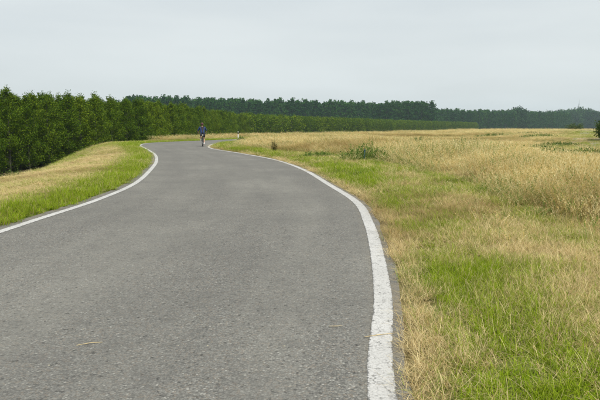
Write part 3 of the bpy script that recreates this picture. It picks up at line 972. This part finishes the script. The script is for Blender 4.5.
def delineator(x, y, label):
    t = empty('marker_post', (x, y, zat(x, y) - 0.03), 0.1)
    def prism(z0, z1, w, d, slope=0.0):
        bm = bmesh.new()
        pts = [(-w, -d * 0.6), (-w * 0.6, -d), (w * 0.6, -d), (w, -d * 0.6), (w * 0.75, d), (-w * 0.75, d)]
        lo = [bm.verts.new((px, py, z0)) for px, py in pts]; hi = [bm.verts.new((px, py, z1 + slope * py)) for px, py in pts]
        bm.faces.new(lo[::-1]); bm.faces.new(hi)
        for k in range(6): bm.faces.new((lo[k], lo[(k + 1) % 6], hi[(k + 1) % 6], hi[k]))
        return bm
    link('shaft', bm_mesh('post_shaft', prism(0, 0.72, 0.055, 0.045), M_WHITE), t)
    link('band', bm_mesh('post_band', prism(0.72, 0.95, 0.057, 0.047), M_BLACK), t)
    link('cap', bm_mesh('post_cap', prism(0.95, 1.0, 0.054, 0.044, -0.5), M_WHITE), t)
    return tag(t, label, 'marker post')


delineator(-7.0, 66.4, 'white marker post with black band standing past the far bend')

t = empty('stake', (2.62, 23.85, zat(2.62, 23.85)), 0.3)
bm = bmesh.new(); tube(bm, [(0, 0, -0.1), (0.01, 0, 0.2), (0.02, 0, 0.42)], [0.03, 0.03, 0.028], 10)
link('shaft', bm_mesh('stake_shaft', bm, M_BLUEP, True), t)
bm = bmesh.new(); tube(bm, [(0.02, 0, 0.42), (0.021, 0, 0.455), (0.022, 0, 0.47)], [0.036, 0.036, 0.02], 10)
link('cap', bm_mesh('stake_cap', bm, M_BLUEP), t)
tag(t, 'short blue stake standing in the dark green weed clump', 'stake')


def mast(x, y, H):
    t = empty('radio_mast', (x, y, PLAIN_Z))
    bm = bmesh.new(); w = 0.9
    cs = [(w * math.cos(a), w * math.sin(a)) for a in (0.5, 0.5 + 2.094, 0.5 + 4.189)]
    for cx, cy in cs: tube(bm, [(cx, cy, 0), (cx * 0.8, cy * 0.8, H * 0.85)], 0.11, 5)
    link('leg', bm_mesh('mast_legs', bm, M_STEEL), t)
    bm = bmesh.new(); n = 24
    for k in range(n):
        z0, z1 = H * 0.85 * k / n, H * 0.85 * (k + 1) / n
        f0, f1 = 1 - 0.2 * k / n, 1 - 0.2 * (k + 1) / n
        for i in range(3):
            a, b = cs[i], cs[(i + 1) % 3]
            tube(bm, [(a[0] * f0, a[1] * f0, z0), (b[0] * f1, b[1] * f1, z1)], 0.05, 4, False)
            tube(bm, [(a[0] * f1, a[1] * f1, z1), (b[0] * f1, b[1] * f1, z1)], 0.05, 4, False)
    link('bracing', bm_mesh('mast_bracing', bm, M_STEEL), t)
    bm = bmesh.new(); tube(bm, [(0, 0, H * 0.84), (0, 0, H)], [0.2, 0.08], 6)
    link('antenna', bm_mesh('mast_antenna', bm, M_STEEL), t)
    bm = bmesh.new()
    for i in range(3):
        cx, cy = cs[i]; tube(bm, [(cx * 1.1, cy * 1.1, H * 0.74), (cx * 1.1, cy * 1.1, H * 0.80)], 0.22, 6)
    link('panel_aerial', bm_mesh('mast_aerials', bm, M_WHITE), t)
    tag(t, 'thin lattice radio mast rising above the farthest hazy wood', 'mast')


mast(474, 1003, 52)

M_STRAWBIT = plain('straw_stalk', (0.55, 0.44, 0.24), 0.8)
for pts, lb in (([(0.46, 4.02), (0.58, 4.06), (0.70, 4.10)], 'dry grass stalk lying across the right white line'),
                ([(0.22, 4.25), (0.28, 4.24), (0.32, 4.26)], 'pale straw flake on the asphalt left of the white line'),
                ([(-1.54, 3.86), (-1.45, 3.9), (-1.38, 3.92)], 'pale twig on the asphalt in the left foreground')):
    bm = bmesh.new(); tube(bm, [(p[0], p[1], 0.008 + 0.004 * (k % 2)) for k, p in enumerate(pts)], [0.0018, 0.0035, 0.0012], 5)
    tag(link('straw_stalk', bm_mesh('straw_stalk', bm, M_STRAWBIT)), lb, 'straw')

# ------------------------------------------------------------------ the cyclist
M_SKIN = plain('skin', (0.50, 0.30, 0.21), 0.55, 0, 0.06)
M_SHORTS = plain('dark_shorts', (0.015, 0.017, 0.025), 0.7)
M_HELM = plain('maroon_helmet', (0.085, 0.018, 0.025), 0.4)
M_SHOE = plain('pale_shoes', (0.55, 0.54, 0.52), 0.6)
M_SOCK = plain('white_socks', (0.7, 0.7, 0.68), 0.8)
M_TYRE = plain('black_tyre', (0.018, 0.018, 0.018), 0.8)
M_RIM = plain('alloy', (0.55, 0.55, 0.56), 0.3, 0.8)
M_FRAME = plain('dark_frame', (0.03, 0.04, 0.07), 0.35, 0.2)
M_HAIR = plain('brown_hair', (0.05, 0.025, 0.015), 0.6)


def jersey_material():
    t = NT('blue_jersey')
    co = t.n.new('ShaderNodeTexCoord').outputs['Object']
    sp = t.n.new('ShaderNodeSeparateXYZ'); t.c(co, sp.inputs[0])
    ax = t.math('ABSOLUTE', sp.outputs['X'])
    width = t.rng(sp.outputs['Z'], 1.15, 1.45, 0.03, 0.13)                # dark yoke that widens towards the shoulders
    dark = t.math('MULTIPLY', t.math('LESS_THAN', ax, width), t.math('LESS_THAN', sp.outputs['Y'], 0.12))
    c = t.mix(dark, (0.012, 0.038, 0.13), (0.010, 0.004, 0.007))
    b = t.add('ShaderNodeBsdfPrincipled', Roughness=0.75); t.c(c, b.inputs['Base Color'])
    t.c(b.outputs[0], t.out.inputs['Surface'])
    return t.m


M_JERSEY = jersey_material()


def skin_mesh(name, J, edges, mat, parent, root=0, levels=2):
    """J: joints (x, y, z, radius); one continuous surface grown round the bones."""
    me = bpy.data.meshes.new(name)
    me.from_pydata([j[:3] for j in J], edges, [])
    o = link(name, me, parent)
    o.modifiers.new('skin', 'SKIN')
    if not me.skin_vertices: me.skin_vertices.new()
    sv = me.skin_vertices[0].data
    for k, j in enumerate(J):
        r = j[3]
        sv[k].radius = r if isinstance(r, tuple) else (r, r)
        sv[k].use_root = (k == root)
    o.modifiers['skin'].use_smooth_shade = True
    sub = o.modifiers.new('subdivision', 'SUBSURF'); sub.levels = levels; sub.render_levels = levels
    dg = bpy.context.evaluated_depsgraph_get()
    m2 = bpy.data.meshes.new_from_object(o.evaluated_get(dg))
    o.modifiers.clear(); o.data = m2; m2.materials.clear(); m2.materials.append(mat)
    m2.polygons.foreach_set('use_smooth', [True] * len(m2.polygons))
    return o


def build_bicycle(loc, rz):
    t = empty('bicycle', loc, rz)
    ra, fa, bb = (0, -0.52, 0.335), (0, 0.53, 0.335), (0, -0.07, 0.28)
    for c in (ra, fa):
        w = empty('wheel', c); w.parent = t
        bm = bmesh.new(); torus(bm, (0, 0, 0), 0.312, 0.021, 36, 8); link('tyre', bm_mesh('tyre', bm, M_TYRE, True), w)
        bm = bmesh.new(); torus(bm, (0, 0, 0), 0.289, 0.009, 36, 6); link('rim', bm_mesh('rim', bm, M_RIM, True), w)
        bm = bmesh.new(); tube(bm, [(-0.045, 0, 0), (0.045, 0, 0)], 0.022, 10); link('hub', bm_mesh('hub', bm, M_RIM), w)
        bm = bmesh.new()
        for k in range(20):
            a = 2 * math.pi * k / 20; sx = 0.03 if k % 2 else -0.03
            tube(bm, [(sx, 0.018 * math.cos(a), 0.018 * math.sin(a)), (0, 0.285 * math.cos(a), 0.285 * math.sin(a))], 0.0018, 4, False)
        link('spokes', bm_mesh('spokes', bm, M_RIM), w)
    st, hd, hb = (0, -0.19, 0.80), (0, 0.36, 0.86), (0, 0.40, 0.74)
    bm = bmesh.new()
    tube(bm, [bb, st], 0.016); tube(bm, [st, hd], 0.015); tube(bm, [bb, hb], 0.018); tube(bm, [hb, hd], 0.02)
    for sx in (-1, 1):
        tube(bm, [(sx * 0.015, bb[1], bb[2]), (sx * 0.055, ra[1], ra[2])], 0.009)
        tube(bm, [(sx * 0.012, st[1], st[2] - 0.04), (sx * 0.055, ra[1], ra[2])], 0.008)
    link('frame', bm_mesh('bike_frame', bm, M_FRAME, True), t)
    bm = bmesh.new()
    for sx in (-1, 1): tube(bm, [(sx * 0.02, 0.405, 0.73), (sx * 0.05, 0.43, 0.66), (sx * 0.055, fa[1], fa[2])], [0.014, 0.013, 0.009])
    link('fork', bm_mesh('bike_fork', bm, M_FRAME, True), t)
    bm = bmesh.new(); tube(bm, [hd, (0, 0.345, 0.98), (0, 0.38, 1.0)], 0.014)
    tube(bm, [(-0.30, 0.30, 1.02), (-0.2, 0.36, 1.02), (0, 0.385, 1.0), (0.2, 0.36, 1.02), (0.30, 0.30, 1.02)], 0.013)
    h = link('handlebar', bm_mesh('handlebar', bm, M_RIM, True), t)
    for sx in (-1, 1):
        bm = bmesh.new(); tube(bm, [(sx * 0.31, 0.293, 1.02), (sx * 0.23, 0.342, 1.02)], 0.018)
        link('grip', bm_mesh('grip', bm, M_TYRE, True), h)
    bm = bmesh.new(); tube(bm, [st, (0, -0.215, 0.90)], 0.0135); link('seat_post', bm_mesh('seat_post', bm, M_RIM), t)
    bm = bmesh.new()
    rows = []
    for y, w, z in ((-0.34, 0.06, 0.925), (-0.30, 0.075, 0.935), (-0.22, 0.06, 0.93), (-0.12, 0.025, 0.925), (-0.06, 0.018, 0.918)):
        rows.append([bm.verts.new((w * a, y, z + dz)) for a, dz in ((-1, -0.02), (-0.8, 0.0), (0, 0.008), (0.8, 0.0), (1, -0.02), (0, -0.035))])
    for a, b in zip(rows, rows[1:]):
        for k in range(6): bm.faces.new((a[k], a[(k + 1) % 6], b[(k + 1) % 6], b[k]))
    bm.faces.new(rows[0][::-1]); bm.faces.new(rows[-1])
    link('saddle', bm_mesh('saddle', bm, M_TYRE, True), t)
    bm = bmesh.new(); bmesh.ops.create_cube(bm, size=1, matrix=Matrix.Translation((0, -0.385, 0.88)) @ Matrix.Diagonal((0.09, 0.08, 0.09, 1)))
    bmesh.ops.bevel(bm, geom=bm.edges[:], offset=0.015, segments=2, affect='EDGES')
    link('saddle_bag', bm_mesh('saddle_bag', bm, M_SHOE), t)
    bm = bmesh.new(); torus(bm, (0.045, bb[1], bb[2]), 0.09, 0.006, 24, 5)
    tube(bm, [(-0.07, bb[1], bb[2]), (0.07, bb[1], bb[2])], 0.018)
    tube(bm, [(0.07, bb[1], bb[2]), (0.075, bb[1] - 0.03, bb[2] - 0.165)], 0.010); tube(bm, [(-0.07, bb[1], bb[2]), (-0.075, bb[1] + 0.03, bb[2] + 0.165)], 0.010)
    link('crank', bm_mesh('crank', bm, M_RIM, True), t)
    for sx, dy, dz in ((1, -0.03, -0.165), (-1, 0.03, 0.165)):
        bm = bmesh.new(); bmesh.ops.create_cube(bm, size=1, matrix=Matrix.Translation((sx * 0.125, bb[1] + dy, bb[2] + dz)) @ Matrix.Diagonal((0.09, 0.07, 0.018, 1)))
        link('pedal', bm_mesh('pedal', bm, M_TYRE), t)
    return tag(t, 'dark bicycle ridden away along the right side of the road', 'bicycle')


def build_rider(loc, rz):
    t = empty('person', loc, rz)
    hipz = 0.985
    J = [(0, -0.21, hipz, (0.14, 0.12)), (0, -0.16, 1.12, (0.125, 0.095)), (0, -0.06, 1.30, (0.15, 0.105)), (0, 0.02, 1.44, (0.14, 0.09)),
         (0, 0.065, 1.525, 0.055), (0, 0.10, 1.60, 0.06), (0, 0.12, 1.68, (0.077, 0.095)), (0, 0.12, 1.76, (0.065, 0.08))]
    E = [(i, i + 1) for i in range(7)]
    for sx in (-1, 1):
        # arms with palm, four fingers closed on the grip and a thumb
        s0 = len(J)
        J += [(sx * 0.19, 0.03, 1.455, 0.06), (sx * 0.27, 0.07, 1.31, 0.046), (sx * 0.335, 0.13, 1.19, 0.038), (sx * 0.31, 0.22, 1.11, 0.034), (sx * 0.285, 0.275, 1.055, 0.025), (sx * 0.272, 0.30, 1.045, 0.026)]
        E += [(3, s0)] + [(s0 + k, s0 + k + 1) for k in range(5)]
        for f, (off, ln) in enumerate(((-0.032, 0.9), (-0.011, 1.0), (0.010, 0.97), (0.03, 0.8))):
            b = len(J); gx = sx * (0.268 + off * 0.85); gy = 0.318 - off * 0.55
            J += [(gx, gy, 1.048, 0.010), (gx, gy + 0.028 * ln, 1.030, 0.009), (gx, gy + 0.018 * ln, 1.002, 0.008)]
            E += [(s0 + 5, b), (b, b + 1), (b + 1, b + 2)]
        b = len(J); J += [(sx * 0.245, 0.305, 1.04, 0.011), (sx * 0.228, 0.322, 1.015, 0.009)]; E += [(s0 + 4, b), (b, b + 1)]
        # legs
        l0 = len(J)
        if sx > 0:
            J += [(0.10, -0.17, 0.94, 0.095), (0.115, -0.01, 0.80, 0.08), (0.125, 0.13, 0.655, 0.058), (0.13, 0.02, 0.46, 0.055), (0.128, -0.10, 0.25, 0.036), (0.127, -0.145, 0.17, 0.038), (0.128, -0.07, 0.145, 0.032), (0.13, -0.01, 0.14, 0.026)]
        else:
            J += [(-0.10, -0.16, 0.96, 0.095), (-0.12, 0.02, 0.90, 0.08), (-0.13, 0.21, 0.845, 0.058), (-0.13, 0.12, 0.69, 0.055), (-0.128, 0.005, 0.545, 0.036), (-0.127, -0.055, 0.49, 0.038), (-0.128, -0.01, 0.475, 0.032), (-0.13, 0.05, 0.474, 0.026)]
        E += [(0, l0)] + [(l0 + k, l0 + k + 1) for k in range(7)]
    skin_mesh('body', J, E, M_SKIN, t)
    # face: nose, ears, eyes
    bm = bmesh.new(); blob(bm, (0, 0.222, 1.655), (0.014, 0.022, 0.022), 8, 6)
    for sx in (-1, 1): blob(bm, (sx * 0.082, 0.11, 1.66), (0.012, 0.022, 0.032), 8, 6)
    link('nose_and_ears', bm_mesh('nose_and_ears', bm, M_SKIN, True), t)
    for sx in (-1, 1):
        bm = bmesh.new(); blob(bm, (sx * 0.03, 0.197, 1.685), (0.012, 0.010, 0.008), 8, 6); link('eye', bm_mesh('eye', bm, M_TYRE, True), t)
    bm = bmesh.new(); blob(bm, (0, 0.075, 1.645), (0.074, 0.072, 0.075), 12, 8); link('hair', bm_mesh('hair', bm, M_HAIR, True), t)
    bm = bmesh.new(); blob(bm, (0, 0.115, 1.735), (0.105, 0.135, 0.095), 16, 10, (-0.15, 0, 0))
    bmesh.ops.bisect_plane(bm, geom=bm.verts[:] + bm.edges[:] + bm.faces[:], plane_co=(0, 0.1, 1.70), plane_no=(0, -0.1, 1), clear_inner=True)
    h = link('helmet', bm_mesh('helmet', bm, M_HELM, True), t)
    sol = h.modifiers.new('thickness', 'SOLIDIFY'); sol.thickness = 0.02
    # jersey over the trunk and upper arms
    JJ = [(0, -0.215, 0.955, (0.185, 0.17)), (0, -0.16, 1.12, (0.172, 0.15)), (0, -0.06, 1.30, (0.205, 0.165)), (0, 0.02, 1.44, (0.185, 0.14)), (0, 0.055, 1.51, 0.085)]
    EE = [(0, 1), (1, 2), (2, 3), (3, 4)]
    for sx in (-1, 1):
        b = len(JJ); JJ += [(sx * 0.195, 0.03, 1.46, 0.075), (sx * 0.27, 0.07, 1.315, 0.064), (sx * 0.33, 0.125, 1.20, 0.056)]
        EE += [(3, b), (b, b + 1), (b + 1, b + 2)]
    skin_mesh('jersey', JJ, EE, M_JERSEY, t)
    JJ = [(0, -0.21, 0.99, (0.158, 0.135)), (0.105, -0.16, 0.935, 0.108), (0.118, -0.01, 0.80, 0.092), (0.122, 0.06, 0.73, 0.082), (-0.105, -0.15, 0.955, 0.108), (-0.122, 0.02, 0.90, 0.092), (-0.127, 0.12, 0.872, 0.082)]
    skin_mesh('shorts', JJ, [(0, 1), (1, 2), (2, 3), (0, 4), (4, 5), (5, 6)], M_SHORTS, t)
    for pts in ([(0.127, -0.165, 0.155, 0.045), (0.128, -0.09, 0.135, 0.046), (0.130, 0.0, 0.125, 0.042), (0.13, 0.05, 0.122, 0.03)],
                [(-0.127, -0.08, 0.485, 0.045), (-0.128, -0.02, 0.468, 0.046), (-0.13, 0.06, 0.462, 0.042), (-0.13, 0.11, 0.46, 0.03)]):
        skin_mesh('shoe', pts, [(0, 1), (1, 2), (2, 3)], M_SHOE, t, 0, 2)
    for a, b in (((0.128, -0.085, 0.28), (0.127, -0.145, 0.18)), ((-0.128, 0.02, 0.565), (-0.127, -0.05, 0.50))):
        bm = bmesh.new(); tube(bm, [a, b], [0.047, 0.047], 12); link('sock', bm_mesh('sock', bm, M_SOCK, True), t)
    return tag(t, 'cyclist in blue jersey and maroon helmet riding away from the camera', 'person')


CYC = (-7.55, 45.4, 0.004)
CYC_RZ = math.radians(12)
build_bicycle(CYC, CYC_RZ)
build_rider(CYC, CYC_RZ)


# ------------------------------------------------------------------ hazy air
def build_haze():
    t = NT('haze_air')
    v = t.add('ShaderNodeVolumePrincipled')
    v.inputs['Color'].default_value = (0.68, 0.86, 1.0, 1)
    v.inputs['Density'].default_value = HAZE_DENSITY
    v.inputs['Anisotropy'].default_value = 0.1
    t.c(v.outputs[0], t.out.inputs['Volume'])
    bm = bmesh.new()
    bmesh.ops.create_cube(bm, size=1, matrix=Matrix.Translation((0, 0, 28)) @ Matrix.Diagonal((3300, 3300, 67, 1)))
    o = link('haze', bm_mesh('haze', bm, t.m))
    tag(o, 'pale summer haze over the fields', kind='stuff')


build_haze()
